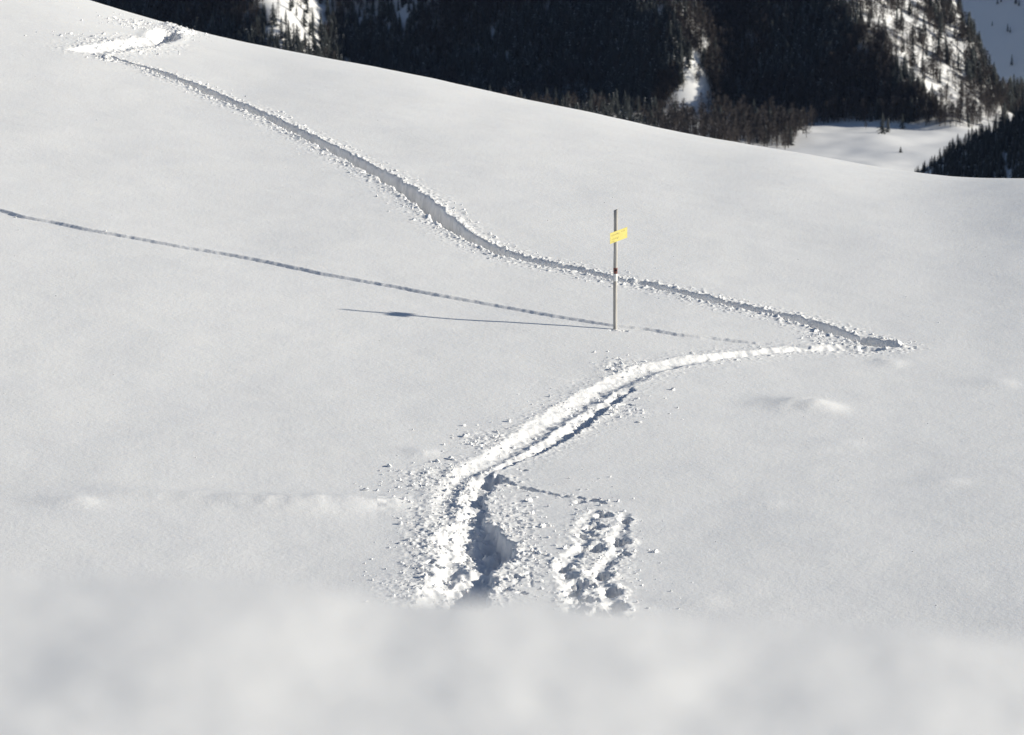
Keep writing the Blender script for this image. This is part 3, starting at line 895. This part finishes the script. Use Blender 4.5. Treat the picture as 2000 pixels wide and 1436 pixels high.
# grove at the left end of the meadow
def gl(x, y): return meadow(x, y)
for (u0, v0) in [(1395, 285), (1415, 283), (1432, 288), (1448, 285), (1462, 290), (1476, 286), (1488, 292), (1498, 287), (1510, 291), (1522, 286), (1533, 289), (1545, 283), (1555, 285), (1560, 279),
                 (1480, 272), (1500, 268), (1522, 270), (1540, 268), (1440, 268), (1410, 266), (1460, 260), (1380, 262), (1575, 272), (1568, 262)]:
    Y = random.uniform(2380, 2440)
    a_, e_ = ray(u0, v0)
    x, y = float(a_ * Y), Y
    zz = float(mountain(np.array([x]), np.array([y]))[0])
    zr_ = float(e_ * Y)
    add_tree("larch_tree", TL, x, y, zz, random.uniform(10, 13), "bare brown larch in the dense grove behind the snow brow, left end of the meadow", "larches in the grove left of the meadow", wide=1.1)
singles = [(1723, 262, 11.5, TS, "spruce_tree", "tallest dark spruce standing out on the upper edge of the sunny meadow", 1.75),
           (1734, 259, 8.5, TS, "spruce_tree", "smaller dark spruce close beside the right side of the tallest meadow spruce", 1.6),
           (1762, 252, 8.5, TS, "spruce_tree", "dark spruce at the shaded meadow edge, right of the meadow pair", 1.6),
           (1691, 252, 4.5, TL, "larch_tree", "small pale bare larch in front of the forest, left of the tallest meadow spruce", .9),
           (1759, 298, 3.2, TS, "spruce_bush", "small lone bushy conifer out in the middle of the white meadow", 2.8)]
for (u0, v0, h, ms, nm, lb, wd) in singles:
    x, y = on(mountain, u0, v0, 2150, 3000)
    zz = float(mountain(np.array([x]), np.array([y]))[0])
    add_tree(nm, ms, x, y, zz, h, lb, wide=wd)
# dark firs of the right hillside
k = 0
sil = []
for i in range(240):
    xx = PD[0] + 2 + 58 * random.random() ** .9
    yy = 1948 - random.uniform(0, 60)
    sil.append((xx, yy, random.uniform(5.0, 8.0) * min(1, .4 + (xx - PD[0]) / 35)))
for i in range(46):
    xx = PD[0] + 3 + 62 * i / 45 + random.uniform(-.5, .5)
    sil.append((xx, 1948 + random.uniform(-4, 3), random.uniform(4.0, 7.5) * min(1, .4 + (xx - PD[0]) / 30)))
sil.append((PD[0] - 1.5, 1948, 3.2))
for n_, (xx, yy, h) in enumerate(sil):
    zz = float(dark_hill(np.array([xx]), np.array([yy]))[0])
    if n_ == len(sil) - 1: lb, gp = "tiny lone fir standing just left of the dark hillside firs, on the snow brow", None
    elif n_ >= 240: lb, gp = "black pointed fir on the crest edge of the dark hillside at the right", "firs along the hillside edge"
    else: lb, gp = "black fir within the dense dark stand on the right hillside", "firs on the dark hillside"
    e = link("fir_tree", None)
    bpy.data.objects.remove(e)
    e = add_tree("fir_tree", TS, xx, yy, zz, h, lb, gp, wide=1.5)
n = 1500
x = PD[0] + 1 + 110 * rng.uniform(0, 1, n); y = 1946 - 130 * rng.uniform(0, 1, n) ** 1.2
pts = np.stack([x, y, dark_hill(x, y) - .2, rng.uniform(4.5, 7.5, n) * np.minimum(1, .35 + (x - PD[0]) / 40), rng.integers(0, 6, n)], 1)
tag(link("fir_stand", forest_mesh("fir_stand", pts, SPR, SPM)), "solid black mass of firs on the hillside at the right edge", "forest", kind="stuff")
# far slope trees
fs = []
for (u0, v0, h) in [(1968, 62, 7), (1973, 64, 5), (1976, 128, 9), (1948, 8, 6), (1955, 4, 6), (1984, 8, 9), (1990, 12, 6), (1938, 50, 4)]:
    x, y = on(far_slope, u0, v0, 3260, 4790)
    if x != x: continue
    zz = float(far_slope(np.array([x]), np.array([y]))[0])
    add_tree("spruce_tree", TS, x, y, zz, h, "tiny dark spruce on the far blue shaded snow slope at upper right", "spruces on the far shaded slope", wide=1.2)
n = 900
x = rng.uniform(255, 420, n); y = rng.uniform(2560, 2860, n)
pts = np.stack([x, y, mountain(x, y) - .3, rng.uniform(9, 14.5, n), rng.integers(0, 6, n)], 1)
pts = pts[(x > y * .0995)]
tag(link("far_forest", forest_mesh("far_forest", pts, SPR, SPM)), "dark treeline along the foot of the far shaded slope", "forest", kind="stuff")

# ------------------------------------------------------------------ thin mountain air
hm = bpy.data.materials.new("air"); hm.use_nodes = True
hn = hm.node_tree.nodes; hn.clear()
ho = hn.new("ShaderNodeOutputMaterial"); hv = hn.new("ShaderNodeVolumePrincipled")
hv.inputs["Color"].default_value = (.40, .58, 1, 1); hv.inputs["Density"].default_value = .8e-5
hm.node_tree.links.new(hv.outputs[0], ho.inputs["Volume"])
V = [(x, y, z) for x in (-6100, 6100) for y in (-3100, 9100) for z in (-641, 1400)]
me = bpy.data.meshes.new("haze"); me.from_pydata(V, [], [(0, 1, 3, 2), (4, 6, 7, 5), (0, 4, 5, 1), (2, 3, 7, 6), (0, 2, 6, 4), (1, 5, 7, 3)]); me.materials.append(hm)
tag(link("haze", me), "thin blue mountain haze over the valley", kind="stuff")
print("MAXZ", max((max((o.matrix_world @ Vector(c)).z for c in o.bound_box) for o in bpy.data.objects if o.type == "MESH" and o.name != "haze")))
